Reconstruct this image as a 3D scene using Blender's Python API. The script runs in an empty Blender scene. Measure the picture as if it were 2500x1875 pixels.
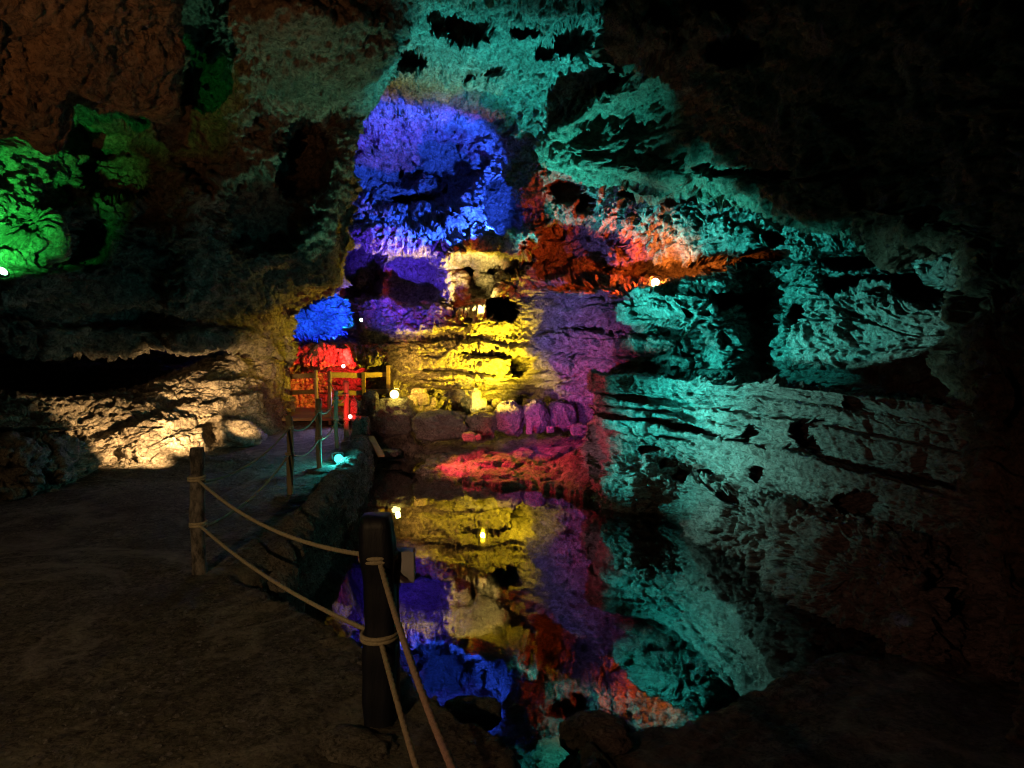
import bpy, bmesh, math, random, os, time
_T0 = time.time()
def lap(t): print('LAP', t, round(time.time() - _T0, 1)) if os.environ.get('CAVE_LAP') else None
import numpy as np
from mathutils import Vector, Matrix

random.seed(4); rng = np.random.RandomState(7)
DEBUG = os.environ.get('CAVE_DEBUG') == '1'
scene = bpy.context.scene
COL = scene.collection
f = 1880.0; HC = 2.1
TH = math.atan((937.5 - 783.0) / f)
CT, ST = math.cos(TH), math.sin(TH)

# ------------------------------------------------------------------ camera maths
def rays(px, py):
    a = (np.asarray(px, float) - 1250) / f
    b = -(np.asarray(py, float) - 937.5) / f
    dx = a; dy = CT + b * ST; dz = -ST + b * CT
    dy = np.maximum(dy, 0.12)
    return dx, dy, dz

def at(px, py, Y):                                  # point seen at pixel px,py, Y metres ahead
    dx, dy, dz = rays(px, py)
    s = np.asarray(Y, float) / dy
    return np.stack([dx * s, dy * s, HC + dz * s], -1)

def gp(px, py, z):                                  # point on the plane at height z
    dx, dy, dz = rays(px, py)
    s = (z - HC) / dz
    return np.stack([dx * s, dy * s, HC + dz * s], -1)

# ------------------------------------------------------------------ noise
_perm = rng.permutation(256); _perm = np.concatenate([_perm, _perm, _perm]).astype(np.int32)
_grad = rng.normal(size=(256, 3)); _grad /= np.linalg.norm(_grad, axis=1)[:, None]; _grad = _grad.astype(np.float32)
_rnd = rng.rand(256).astype(np.float32)

def noise(P):
    P = np.asarray(P, np.float32)
    if P.size > 600000:
        sh = P.shape[:-1]; Pf = P.reshape(-1, 3)
        return np.concatenate([noise(Pf[k:k + 60000]) for k in range(0, len(Pf), 60000)]).reshape(sh)
    i = np.floor(P).astype(np.int32); fr = (P - i).astype(np.float32)
    u = fr * fr * fr * (fr * (fr * 6 - 15) + 10)
    out = 0
    i &= 255
    for dx in (0, 1):
        ax = _perm[i[..., 0] + dx]
        wx = u[..., 0] if dx else 1 - u[..., 0]
        for dy in (0, 1):
            ay = _perm[ax + i[..., 1] + dy]
            wy = u[..., 1] if dy else 1 - u[..., 1]
            for dz in (0, 1):
                g = _grad[_perm[ay + i[..., 2] + dz] & 255]
                wz = u[..., 2] if dz else 1 - u[..., 2]
                d = g[..., 0] * (fr[..., 0] - dx) + g[..., 1] * (fr[..., 1] - dy) + g[..., 2] * (fr[..., 2] - dz)
                out = out + d * wx * wy * wz
    return out * 1.5

def fbm(P, octs=5, gain=0.5, lac=2.03):
    a = 1.0; s = 0; q = np.asarray(P, np.float32)
    for k in range(octs):
        s = s + a * noise(q + 13.7 * k); a *= gain; q = q * lac
    return s

def ridged(P, octs=4, gain=0.5):
    a = 1.0; s = 0; q = np.asarray(P, np.float32)
    for k in range(octs):
        s = s + a * (1 - 2 * np.abs(noise(q + 7.1 * k))); a *= gain; q = q * 2.07
    return s

_cx = rng.rand(256, 3).astype(np.float32); _cv = (rng.rand(256, 3) - .5).astype(np.float32)
def facets(P, tilt=1.0):
    """broken-rock cells: a random height and tilt per cell, and the distance to the nearest crack"""
    P = np.asarray(P, np.float32)
    if P.size > 240000:
        sh = P.shape[:-1]; Pf = P.reshape(-1, 3); r = [facets(Pf[k:k + 60000], tilt) for k in range(0, len(Pf), 60000)]
        return np.concatenate([a[0] for a in r]).reshape(sh), np.concatenate([a[1] for a in r]).reshape(sh)
    b = np.floor(P - .5).astype(np.int32); f1 = np.full(P.shape[:-1], 9., np.float32); f2 = f1.copy(); val = f1 * 0
    for dx in (0, 1):
        for dy in (0, 1):
            for dz in (0, 1):
                c = b + np.array([dx, dy, dz], np.int32)
                h = _perm[_perm[_perm[c[..., 0] & 255] + (c[..., 1] & 255)] + (c[..., 2] & 255)] & 255
                v = P - (c + .22 + .56 * _cx[h]); d = (v * v).sum(-1)
                near = d < f1
                f2 = np.where(near, f1, np.minimum(f2, d)); f1 = np.where(near, d, f1)
                val = np.where(near, _rnd[h] - .5 + tilt * (v * _cv[h]).sum(-1), val)
    return val, np.sqrt(f2) - np.sqrt(f1)

def sstep(a, b, x):
    t = np.clip((x - a) / (b - a), 0, 1); return t * t * (3 - 2 * t)

def rnd1(k): return _rnd[(np.asarray(k, np.int64) * 73 + 19) & 255]

def bedding(P, th, warp=0.12, seed=0):              # uneven rock beds with cracks between them
    z = P[..., 2] + warp * fbm(P * np.array([.35, .35, .5]) + seed, 3) + P[..., 0] * .03
    z = z / th
    z = z + 0.35 * np.sin(z * 1.7 + seed) + .2 * np.sin(z * 4.1)
    k = np.floor(z); fr = z - k
    off = rnd1(k + seed) - 0.5
    offn = rnd1(k + 1 + seed) - 0.5
    w = sstep(.9, 1.0, fr)
    lvl = off * (1 - w) + offn * w
    side = noise(np.stack([P[..., 0] * 1.3, P[..., 1] * 1.3, k * 3.7], -1)) * .8
    blk = np.floor(P[..., 0] * 1.7 + P[..., 1] * .9 + k * 5.3 + .3 * noise(P * 3))
    side = side + .45 * (rnd1(blk + k * 7) - .5)
    gr = -np.exp(-((np.minimum(fr, 1 - fr) / .07) ** 2)) * (0.25 + .6 * np.clip(noise(P * np.array([1., 1., .2]) + 5) + .5, 0, 1))
    return lvl + side * .7 + gr * .6

# ------------------------------------------------------------------ RBF depth
def make_rbf(pts):
    pts = np.array(pts, float); X = pts[:, :2] / 500.0; v = 1.0 / pts[:, 2]
    n = len(X); d = np.linalg.norm(X[:, None] - X[None], axis=2)
    K = np.sqrt(d * d + .04); A = np.zeros((n + 3, n + 3))
    A[:n, :n] = -K - 1e-3 * np.eye(n) * -1; A[:n, n] = 1; A[:n, n + 1:] = X; A[n, :n] = 1; A[n + 1:, :n] = X.T
    w = np.linalg.solve(A, np.concatenate([v, [0, 0, 0]]))
    lo, hi = v.min() * .9, v.max() * 1.15
    def ev(px, py):
        q = np.stack([px, py], -1) / 500.0; s = w[n] + q @ w[n + 1:]
        for i in range(n):
            s = s - w[i] * np.sqrt(((q - X[i]) ** 2).sum(-1) + .04)
        return 1.0 / np.clip(s, lo, hi)
    return ev

def poly_interp(pts, n, gamma=None):
    pts = np.array(pts, float); seg = np.linalg.norm(np.diff(pts, axis=0), axis=1)
    if len(pts[0]) > 2 and gamma is None:
        pass
    c = np.concatenate([[0], np.cumsum(seg)]); c /= c[-1]
    return c, pts

def resample(pts, s):
    pts = np.array(pts, float); seg = np.linalg.norm(np.diff(pts, axis=0), axis=1)
    c = np.concatenate([[0], np.cumsum(seg)]); c /= c[-1]
    return np.stack([np.interp(s, c, pts[:, 0]), np.interp(s, c, pts[:, 1])], -1)

# features acting on depth -------------------------------------------------
def ell(px, py, cx, cy, rx, ry, d, rot=0, sharp=.25, wob=.25):
    c, s = math.cos(rot), math.sin(rot); out = np.zeros(px.shape, np.float32); R = 1.7 * max(rx, ry)
    m = (np.abs(px - cx) < R) & (np.abs(py - cy) < R)
    x = px[m].astype(np.float32); y = py[m].astype(np.float32)
    q = np.stack([x / 60, y / 60, 0 * x + cx * .1], -1)
    x = x - cx; y = y - cy
    u = (x * c + y * s) / rx; v = (-x * s + y * c) / ry
    r = np.sqrt(u * u + v * v) + wob * noise(q) + .7 * wob * noise(q * 2.6) + .45 * wob * noise(q * 6.3)
    out[m] = d * (1 - sstep(1 - sharp, 1 + sharp, r))
    return out

def ledge(px, py, line, d, w=10, fade=60, wob=10):
    """below the line (py larger) depth changes by d"""
    line = np.array(line, float); px = np.asarray(px, np.float32)
    if px.ndim == 2 and w < 40:
        res = np.zeros(px.shape, np.float32); yy = np.zeros(px.shape, np.float32); mm = np.zeros(px.shape, np.float32)
        k = (px > line[0, 0] - fade) & (px < line[-1, 0] + fade)
        if k.any():
            r, b, c = ledge(px[k], py[k], line, d, w, fade, wob); res[k] = r; yy[k] = b; mm[k] = c
        return res, yy, mm
    y0 = np.interp(px, line[:, 0], line[:, 1])
    y0 = y0 + wob * noise(np.stack([px / 70, 0 * px + line[0, 0], 0 * px], -1)) + wob * .5 * noise(np.stack([px / 22, 0 * px + line[0, 0], 0 * px + 3], -1))
    m = sstep(line[0, 0] - fade, line[0, 0] + fade, px) * (1 - sstep(line[-1, 0] - fade, line[-1, 0] + fade, px))
    return d * m * sstep(-w, w, py - y0), y0, m

def groove(px, py, line, d, w=6, fade=40, wob=6):
    _, y0, m = ledge(px, py, line, 1, 1, fade, wob)
    return d * m * np.exp(-((py - y0) / w) ** 2)

# ------------------------------------------------------------------ mesh from grid
def grid_mesh(name, P, mat, smooth=True, mask=None):
    H, W = P.shape[:2]
    idx = np.arange(H * W).reshape(H, W)
    q = np.stack([idx[:-1, :-1], idx[1:, :-1], idx[1:, 1:], idx[:-1, 1:]], -1).reshape(-1, 4)
    if mask is not None:
        q = q[mask[:-1, :-1].reshape(-1)]
    me = bpy.data.meshes.new(name)
    me.vertices.add(H * W); me.vertices.foreach_set('co', P.reshape(-1).astype(np.float32))
    me.loops.add(len(q) * 4); me.loops.foreach_set('vertex_index', q.reshape(-1).astype(np.int32))
    me.polygons.add(len(q)); me.polygons.foreach_set('loop_start', np.arange(0, len(q) * 4, 4, dtype=np.int32))
    me.polygons.foreach_set('loop_total', np.full(len(q), 4, np.int32))
    me.update(calc_edges=True)
    if smooth: me.polygons.foreach_set('use_smooth', np.ones(len(q), bool))
    me.materials.append(mat)
    o = bpy.data.objects.new(name, me); COL.objects.link(o)
    return o

def grid_normals(P, toward=np.array([0, 0, HC])):
    du = np.gradient(P, axis=0); dv = np.gradient(P, axis=1)
    N = np.cross(du, dv); N /= (np.linalg.norm(N, axis=-1, keepdims=True) + 1e-9)
    return N

def smooth_n(N, r=7):
    for ax in (0, 1):
        for _ in range(2):
            pad = [(0, 0)] * 3; pad[ax] = (r + 1, r); c = np.cumsum(np.pad(N, pad, mode='edge'), axis=ax, dtype=np.float64)
            n = N.shape[ax]; a = np.take(c, np.arange(2 * r + 1, 2 * r + 1 + n), axis=ax); b = np.take(c, np.arange(0, n), axis=ax)
            N = ((a - b) / (2 * r + 1)).astype(np.float32)
    return N / (np.linalg.norm(N, axis=-1, keepdims=True) + 1e-6)

def rock_displace(P, N, lump=.22, bed=.0, bedth=.22, pit=.12, drip=.0, fine=.05, seed=0):
    P = P.astype(np.float32); N = N.astype(np.float32); N = smooth_n(N)
    w = fbm(P * .9 + seed, 3)
    d = lump * .9 * fbm(P * .8 + seed * 3, 3, .5)
    wp = P + .22 * np.stack([noise(P * 1.3 + 3), noise(P * 1.3 + 23), noise(P * 1.3 + 43)], -1) + .05 * np.stack([noise(P * 6 + 3), noise(P * 6 + 23), noise(P * 6 + 43)], -1)
    v1, e1 = facets(wp * np.array([1.5, 1.5, 2.6]) + seed); v2, e2 = facets(wp * np.array([4.3, 4.3, 7.5]) + seed * 2, 1.4)
    d = d + lump * (.55 * v1 + .16 * v2) - lump * .2 * (1 - sstep(.0, .08, e1)) - fine * .6 * (1 - sstep(.0, .12, e2))
    d = d + lump * .12 * ridged(P * 2.3 + w[..., None] * .5, 4, .6)
    d = d + fine * .35 * ridged(P * 8.5 + w[..., None] * .8 + seed, 3, .65)
    h = noise(P * np.array([21, 21, 27.]) + 5) + .5 * noise(P * np.array([47, 47, 58.]) + 2)
    d = d + fine * (.3 * fbm(P * 15., 2, .6) - .32 * sstep(.12, .38, h) + .1 * h)
    if np.any(np.asarray(bed)): d = d + bed * bedding(P, bedth, seed=seed)
    n1 = noise(wp * np.array([2.0, 2.0, 3.8]) + 31) + .45 * noise(P * 6 + 3) + .2 * noise(P * 15 + 3)
    n2 = noise(wp * np.array([4.6, 4.6, 8.5]) + 17) + .35 * noise(P * 15 + 3)
    n3 = noise(P * np.array([11, 11, 14.]) + 7)
    reg = sstep(-.25, .25, noise(P * .55 + 9))
    d = d - pit * (sstep(.3, .6, n1) * .75 + sstep(.25, .5, n2) * .75 + sstep(.2, .5, n3) * .3) * (.35 + .65 * reg)
    if np.any(np.asarray(drip)):
        d = d + drip * ridged(P * np.array([7, 7, 1.1]) + seed, 2)
    return P + N * d[..., None] + .35 * (np.asarray(lump) + 0 * d)[..., None] * np.stack([fbm(P * 1.7 + 50, 3), fbm(P * 1.7 + 70, 3), .6 * fbm(P * 1.7 + 90, 3)], -1) * .5

def ribbon(C, B, ns, nt, tpow, depth, edge_round=.35, back=2.5, kcurl=40, s0curl=False, inward=.25, rw=.1, clen=None):
    s = np.linspace(0, 1, ns); t = np.linspace(0, 1, nt) ** tpow
    c = resample(C, s); b = resample(B, s)
    px = c[:, None, 0] * (1 - t) + b[:, None, 0] * t
    py = c[:, None, 1] * (1 - t) + b[:, None, 1] * t
    D = depth(px, py)
    dist = np.sqrt((px - c[:, None, 0]) ** 2 + (py - c[:, None, 1]) ** 2)
    D = D + edge_round * np.clip(1 - dist / 70, 0, 1) ** 2.2
    if s0curl:
        d0 = np.sqrt((px - px[:1]) ** 2 + (py - py[:1]) ** 2)
        D = D + edge_round * np.clip(1 - d0 / 50, 0, 1) ** 2.2
    P = at(px, py, D)
    cam = np.array([0, 0, HC])
    def curl(Pe, inn):                              # Pe: edge pts, inn: unit inward
        v = Pe - cam; v /= np.linalg.norm(v, axis=-1, keepdims=True)
        k = (np.arange(kcurl, 0, -1) / kcurl) ** 1.5
        return Pe[:, None] + v[:, None] * (back * k)[None, :, None] + inn[:, None] * (inward * back * k)[None, :, None]
    inn = P[:, min(40, nt - 1)] - P[:, 0]; inn /= np.linalg.norm(inn, axis=-1, keepdims=True) + 1e-9
    P = np.concatenate([curl(P[:, 0], inn), P], 1)
    if s0curl:
        inn = P[min(40, ns - 1)] - P[0]; inn /= np.linalg.norm(inn, axis=-1, keepdims=True) + 1e-9
        P = np.concatenate([curl(P[0], inn).transpose(1, 0, 2), P], 0)
    return P

# ------------------------------------------------------------------ materials
def nodes(m):
    m.use_nodes = True; nt = m.node_tree; nt.nodes.clear(); return nt
def rock_mat(name, c1, c2, c3, scale=1.0, bump=.6, rough=.9, spec=.25, stretch=1.0):
    m = bpy.data.materials.new(name); nt = nodes(m); N = nt.nodes; L = nt.links
    out = N.new('ShaderNodeOutputMaterial'); b = N.new('ShaderNodeBsdfPrincipled')
    b.inputs['Roughness'].default_value = rough; b.inputs['Specular IOR Level'].default_value = spec
    g = N.new('ShaderNodeNewGeometry'); mp = N.new('ShaderNodeMapping'); mp.inputs['Scale'].default_value = (scale, scale, scale * stretch)
    L.new(g.outputs['Position'], mp.inputs['Vector'])
    n1 = N.new('ShaderNodeTexNoise'); n1.inputs['Scale'].default_value = 1.1; n1.inputs['Detail'].default_value = 9; n1.inputs['Roughness'].default_value = .68
    n2 = N.new('ShaderNodeTexNoise'); n2.inputs['Scale'].default_value = 9; n2.inputs['Detail'].default_value = 9; n2.inputs['Roughness'].default_value = .7
    L.new(mp.outputs[0], n1.inputs['Vector']); L.new(mp.outputs[0], n2.inputs['Vector'])
    r1 = N.new('ShaderNodeValToRGB'); r1.color_ramp.elements[0].position = .38; r1.color_ramp.elements[1].position = .62
    r1.color_ramp.elements[0].color = (*c1, 1); r1.color_ramp.elements[1].color = (*c2, 1)
    L.new(n1.outputs['Fac'], r1.inputs[0])
    r2 = N.new('ShaderNodeValToRGB'); r2.color_ramp.elements[0].position = .42; r2.color_ramp.elements[1].position = .66
    r2.color_ramp.elements[0].color = (0, 0, 0, 1); r2.color_ramp.elements[1].color = (1, 1, 1, 1)
    L.new(n2.outputs['Fac'], r2.inputs[0])
    mx = N.new('ShaderNodeMix'); mx.data_type = 'RGBA'
    L.new(r2.outputs[0], mx.inputs[0]); L.new(r1.outputs[0], mx.inputs[6]); mx.inputs[7].default_value = (*c3, 1)
    # dark pit-like specks and pale crystalline crust at hand size
    vp = N.new('ShaderNodeTexVoronoi'); vp.inputs['Scale'].default_value = 11; vp.inputs['Randomness'].default_value = 1
    nw = N.new('ShaderNodeTexNoise'); nw.inputs['Scale'].default_value = 6; nw.inputs['Detail'].default_value = 6
    va = N.new('ShaderNodeVectorMath'); va.operation = 'MULTIPLY_ADD'; va.inputs[1].default_value = (.35, .35, .35)
    L.new(mp.outputs[0], nw.inputs['Vector']); L.new(nw.outputs['Color'], va.inputs[0]); L.new(mp.outputs[0], va.inputs[2]); L.new(va.outputs[0], vp.inputs['Vector'])
    n5 = N.new('ShaderNodeTexNoise'); n5.inputs['Scale'].default_value = 15; n5.inputs['Detail'].default_value = 10; n5.inputs['Roughness'].default_value = .8
    L.new(va.outputs[0], n5.inputs['Vector'])
    rp = N.new('ShaderNodeValToRGB'); rp.color_ramp.elements[0].position = .40; rp.color_ramp.elements[0].color = (.28, .27, .26, 1)
    rp.color_ramp.elements[1].position = .53; rp.color_ramp.elements[1].color = (1, 1, 1, 1); e3 = rp.color_ramp.elements.new(.68); e3.color = (1.35, 1.35, 1.35, 1)
    L.new(n5.outputs['Fac'], rp.inputs[0])
    rv = N.new('ShaderNodeValToRGB'); rv.color_ramp.elements[0].position = .10; rv.color_ramp.elements[0].color = (.35, .35, .35, 1); rv.color_ramp.elements[1].position = .26
    L.new(vp.outputs['Distance'], rv.inputs[0])
    m3 = N.new('ShaderNodeMix'); m3.data_type = 'RGBA'; m3.blend_type = 'MULTIPLY'; m3.inputs[0].default_value = 1
    m4 = N.new('ShaderNodeMix'); m4.data_type = 'RGBA'; m4.blend_type = 'MULTIPLY'; m4.inputs[0].default_value = .8
    L.new(mx.outputs[2], m3.inputs[6]); L.new(rp.outputs[0], m3.inputs[7]); L.new(m3.outputs[2], m4.inputs[6]); L.new(rv.outputs[0], m4.inputs[7])
    L.new(m4.outputs[2], b.inputs['Base Color'])
    n3 = N.new('ShaderNodeTexNoise'); n3.inputs['Scale'].default_value = 26; n3.inputs['Detail'].default_value = 8; n3.inputs['Roughness'].default_value = .75
    L.new(mp.outputs[0], n3.inputs['Vector'])
    v = N.new('ShaderNodeTexVoronoi'); v.inputs['Scale'].default_value = 17; L.new(mp.outputs[0], v.inputs['Vector'])
    ad = N.new('ShaderNodeMath'); ad.operation = 'MULTIPLY_ADD'; ad.inputs[1].default_value = .35
    L.new(v.outputs['Distance'], ad.inputs[0]); L.new(n3.outputs['Fac'], ad.inputs[2])
    bp = N.new('ShaderNodeBump'); bp.inputs['Strength'].default_value = bump; bp.inputs['Distance'].default_value = .10
    L.new(ad.outputs[0], bp.inputs['Height']); L.new(bp.outputs[0], b.inputs['Normal'])
    L.new(b.outputs[0], out.inputs[0])
    return m

def plain_mat(name, col, rough=.6, metal=0, noise_amt=.3, nscale=30, bump=.2, stretch=(1, 1, 1), c2=None, coords='Object'):
    m = bpy.data.materials.new(name); nt = nodes(m); N = nt.nodes; L = nt.links
    out = N.new('ShaderNodeOutputMaterial'); b = N.new('ShaderNodeBsdfPrincipled')
    b.inputs['Roughness'].default_value = rough; b.inputs['Metallic'].default_value = metal
    tc = N.new('ShaderNodeTexCoord'); mp = N.new('ShaderNodeMapping'); mp.inputs['Scale'].default_value = stretch
    L.new(tc.outputs[coords], mp.inputs[0])
    n = N.new('ShaderNodeTexNoise'); n.inputs['Scale'].default_value = nscale; n.inputs['Detail'].default_value = 7; n.inputs['Roughness'].default_value = .65
    L.new(mp.outputs[0], n.inputs['Vector'])
    r = N.new('ShaderNodeValToRGB'); r.color_ramp.elements[0].position = .4; r.color_ramp.elements[1].position = .6
    d = c2 if c2 else tuple(x * (1 - noise_amt) for x in col)
    r.color_ramp.elements[0].color = (*d, 1); r.color_ramp.elements[1].color = (*col, 1)
    L.new(n.outputs['Fac'], r.inputs[0]); L.new(r.outputs[0], b.inputs['Base Color'])
    bp = N.new('ShaderNodeBump'); bp.inputs['Strength'].default_value = bump; bp.inputs['Distance'].default_value = .01
    L.new(n.outputs['Fac'], bp.inputs['Height']); L.new(bp.outputs[0], b.inputs['Normal'])
    L.new(b.outputs[0], out.inputs[0]); return m

def emit_mat(name, col, strength):
    m = bpy.data.materials.new(name); nt = nodes(m); N = nt.nodes; L = nt.links
    out = N.new('ShaderNodeOutputMaterial'); e = N.new('ShaderNodeEmission')
    e.inputs[0].default_value = (*col, 1); e.inputs[1].default_value = strength
    L.new(e.outputs[0], out.inputs[0]); return m

M_rock = rock_mat('limestone', (.22, .21, .19), (.46, .44, .41), (.17, .16, .15), bump=1.0)
M_rockbr = rock_mat('brown_limestone', (.16, .13, .10), (.36, .29, .22), (.24, .18, .13), bump=.9)
M_pale = rock_mat('pale_limestone', (.28, .25, .21), (.50, .45, .38), (.22, .19, .16), bump=.8)
M_bed = rock_mat('bedded_limestone', (.20, .19, .18), (.42, .41, .38), (.28, .27, .25), bump=.8, stretch=2.0)
M_stone = rock_mat('boulder_stone', (.20, .18, .17), (.40, .37, .35), (.26, .24, .22), scale=2.2, bump=.9)
M_wood = plain_mat('weathered_wood', (.34, .27, .17), .8, stretch=(1, 1, .12), nscale=40, bump=.5)
M_plank = plain_mat('sawn_plank', (.28, .20, .10), .75, stretch=(.12, 1, 1), nscale=30, bump=.3)
M_darkpost = plain_mat('dark_painted_wood', (.006, .007, .018), .55, stretch=(1, 1, .2), nscale=30, bump=.5)
M_patchy = plain_mat('peeling_painted_wood', (.22, .20, .19), .8, c2=(.03, .028, .028), nscale=22, bump=.6, stretch=(1, 1, .5))
M_rope = plain_mat('worn_rope', (.50, .43, .30), .9, nscale=80, bump=.5)
M_metal = plain_mat('black_lamp_metal', (.03, .03, .032), .5, .3)
M_box = plain_mat('grey_box_paint', (.42, .42, .45), .5, nscale=12, noise_amt=.15, bump=.05)

# ------------------------------------------------------------------ tagging
def tag(o, label=None, cat=None, group=None, kind=None):
    if label: o['label'] = label
    if cat: o['category'] = cat
    if group: o['group'] = group
    if kind: o['kind'] = kind
    return o
def structure(o): o['kind'] = 'structure'; return o
def empty(name, loc, rz=0, rx=0):
    o = bpy.data.objects.new(name, None); COL.objects.link(o); o.location = loc; o.rotation_euler = (rx, 0, rz)
    o.empty_display_size = .1; return o
def child(o, parent): o.parent = parent; return o

# ================================================================== CAVE MASSES
# ---- S: back wall, ceiling and right upper wall
S_pts = [(1000,700,13.9),(1000,850,13.3),(1200,850,13.2),(1100,950,13.4),(1350,900,13.0),(1420,800,12.2),(1420,960,13.0),
 (1100,1060,13.7),(900,950,14.3),(900,1060,14.3),(750,950,14.6),(750,860,14.6),(650,1060,14.2),(700,760,15.2),
 (900,400,15.0),(1000,450,14.8),(1100,400,14.6),(900,550,14.0),(1000,580,13.7),(1180,350,13.8),(1200,480,13.5),
 (1000,270,13.2),(880,280,13.2),(1150,240,12.4),(1280,400,12.4),(1300,500,12.1),
 (1000,150,11),(1200,150,10.6),(1400,200,10.0),(1000,0,8.8),(1200,0,8.4),(1400,0,8.1),(1600,0,8),(1200,-300,6),(1200,-800,4.6),(1200,-1500,3.6),
 (1450,570,11.3),(1350,700,12.2),(1300,620,12.4),(1600,640,10.6),(1600,720,10.2),(1500,760,10.9),
 (1450,450,11.2),(1600,450,10.6),(1600,550,10.2),(1800,450,10),(1800,540,9.2),(1800,700,9.2),(2000,600,8.2),(2000,750,7.9),(2200,680,7.2),(2200,850,6.7),(2350,750,6.1),
 (1500,880,11),(1700,900,9.7),(1900,915,8.5),(2100,945,7.3),(2300,960,6.4),(1600,1000,10.9),(2000,1060,7.9),(2600,800,5.2),(3000,700,4.4),(3900,600,3.4),(3900,1100,3.2),
 (300,900,13),(0,900,12.5),(-600,900,11),(-1500,900,9),(300,500,12),(-1500,0,6.5),(600,100,11),(300,-300,8),(-800,-1000,5),(2200,-300,6.5),(2200,200,8.5),(2600,-1200,4),(3900,-1200,3)]
S_rbf = make_rbf(S_pts)
def S_depth(px, py):
    D = S_rbf(px, py)
    E = lambda *a, **k: ell(px, py, *a, **k)
    D = D + E(745, 765, 120, 68, 2.6, sharp=.15) + E(700, 700, 90, 60, 2.0)
    D = D - E(760, 870, 170, 30, .5)
    D = D + E(1003, 680, 78, 68, .55, sharp=.1, wob=.12) + E(885, 672, 52, 66, 1.7, sharp=.12, wob=.2)
    D = D + ledge(px, py, [(830, 545), (950, 560), (1100, 560)], -.7, w=14)[0] + ledge(px, py, [(830, 596), (900, 612), (1000, 625), (1100, 650)], .75, w=5)[0]
    D = D + ledge(px, py, [(850, 742), (1000, 748), (1240, 756)], -.5, w=7)[0]
    D = D + ledge(px, py, [(860, 800), (1000, 815), (1250, 800)], .25, w=10)[0]
    bx = 1105 + 12 * np.sin(py / 40.)
    D = D - .5 * np.exp(-((px - bx) / 32) ** 2) * sstep(500, 540, py) * (1 - sstep(735, 760, py))
    D = D - E(1220, 595, 120, 42, 1.0, sharp=.4) + E(1190, 650, 90, 28, .9)
    D = D + E(1226, 497, 44, 62, 2.6, sharp=.1) + E(1232, 752, 44, 34, 2.2, sharp=.1) + E(1180, 690, 45, 45, .7)
    D = D + E(1268, 888, 26, 30, .8, sharp=.15, rot=.3) + E(1200, 862, 70, 12, .5) + E(1110, 560, 40, 30, .4)
    # alcove: rounded back wall below an arch
    D = D + E(1010, 420, 150, 130, .9, sharp=.3) + E(1120, 390, 90, 80, .7, sharp=.35, wob=.35)
    D = D + E(1000, 430, 30, 34, .6, sharp=.15) + E(950, 425, 34, 26, .5, sharp=.15) + E(1010, 492, 60, 18, .5) + E(1075, 470, 22, 22, .4) + E(990, 500, 34, 14, .5)
    # layered roof of the red recess with the lamp ledge
    D = D + E(1400, 612, 115, 66, 1.1, sharp=.2) + E(1640, 668, 150, 28, .9, sharp=.3) + ledge(px, py, [(1330, 700), (1500, 712), (1620, 712), (1750, 664), (1800, 650)], -.9, w=6, wob=5)[0]
    D = D + ledge(px, py, [(1420, 775), (1600, 790), (1740, 815)], .5, w=8)[0] + ledge(px, py, [(1280, 822), (1450, 812), (1700, 838)], -.3, w=7)[0]
    D = D + ledge(px, py, [(1450, 868), (1600, 872), (1720, 872)], -.15, w=6)[0]
    for (x, y, rx, ry, d) in [(1945, 768, 22, 32, .9), (1800, 742, 62, 20, .9), (1760, 735, 30, 26, .8), (2150, 688, 110, 22, 1.1), (1760, 640, 75, 13, .8),
                              (1850, 628, 60, 16, .9), (1890, 590, 30, 20, .5), (1690, 770, 12, 10, .5), (2050, 700, 40, 22, .6), (2080, 640, 60, 20, .6), (2240, 720, 60, 22, .8),
                              (1380, 470, 40, 30, .7), (1430, 500, 24, 24, .6), (1290, 70, 45, 26, .6), (1150, 60, 55, 40, .7), (1080, 40, 40, 50, .6), (1400, 90, 60, 40, .7),
                              (1150, 170, 26, 16, .5), (1210, 170, 26, 22, .6), (1000, 130, 60, 30, .8), (1330, 120, 30, 20, .6), (1500, 130, 30, 60, .8), (1560, 480, 50, 14, .4)]:
        D = D + E(x, y, rx, ry, d, sharp=.12, wob=.35)
    for ln in [[(1000, 905), (1200, 910), (1400, 905)], [(1000, 925), (1200, 930), (1420, 925)], [(980, 945), (1200, 950), (1420, 948)]]:
        D = D + groove(px, py, ln, .25, 4)
    return D
xs = np.concatenate([np.linspace(-1500, 600, 90, endpoint=False), np.linspace(600, 2400, 1150, endpoint=False), np.linspace(2400, 4000, 70)])
ys = np.concatenate([np.linspace(-1500, -30, 90, endpoint=False), np.linspace(-30, 1100, 700)])
PX, PY = np.meshgrid(xs, ys, indexing='ij')
P = at(PX, PY, S_depth(PX, PY))
N = -grid_normals(P)
flip = (N * (np.array([0, 0, HC]) - P)).sum(-1) < 0; N[flip] *= -1
bedw = .09 * sstep(780, 880, PY) * (1 - sstep(1500, 1600, PX)) + .05 * sstep(640, 760, PY) + .08 * sstep(1250, 1350, PX) * sstep(680, 720, PY)
dripw = .06 * np.exp(-((PY - 540) / 60) ** 2) * np.exp(-((PX - 1010) / 150) ** 2) + .03 * sstep(430, 350, PY)
smoothr = 1 - .65 * (ell(PX, PY, 1003, 680, 90, 75, 1) + ell(PX, PY, 1120, 370, 110, 70, 1) + ell(PX, PY, 1220, 590, 120, 42, 1) * .8)
P = rock_displace(P, N, lump=.2 * smoothr, bed=bedw, bedth=.16, pit=.14 * smoothr, drip=dripw, fine=.035 * smoothr, seed=1)
o = structure(grid_mesh('cave_wall', P, M_rock))

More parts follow.
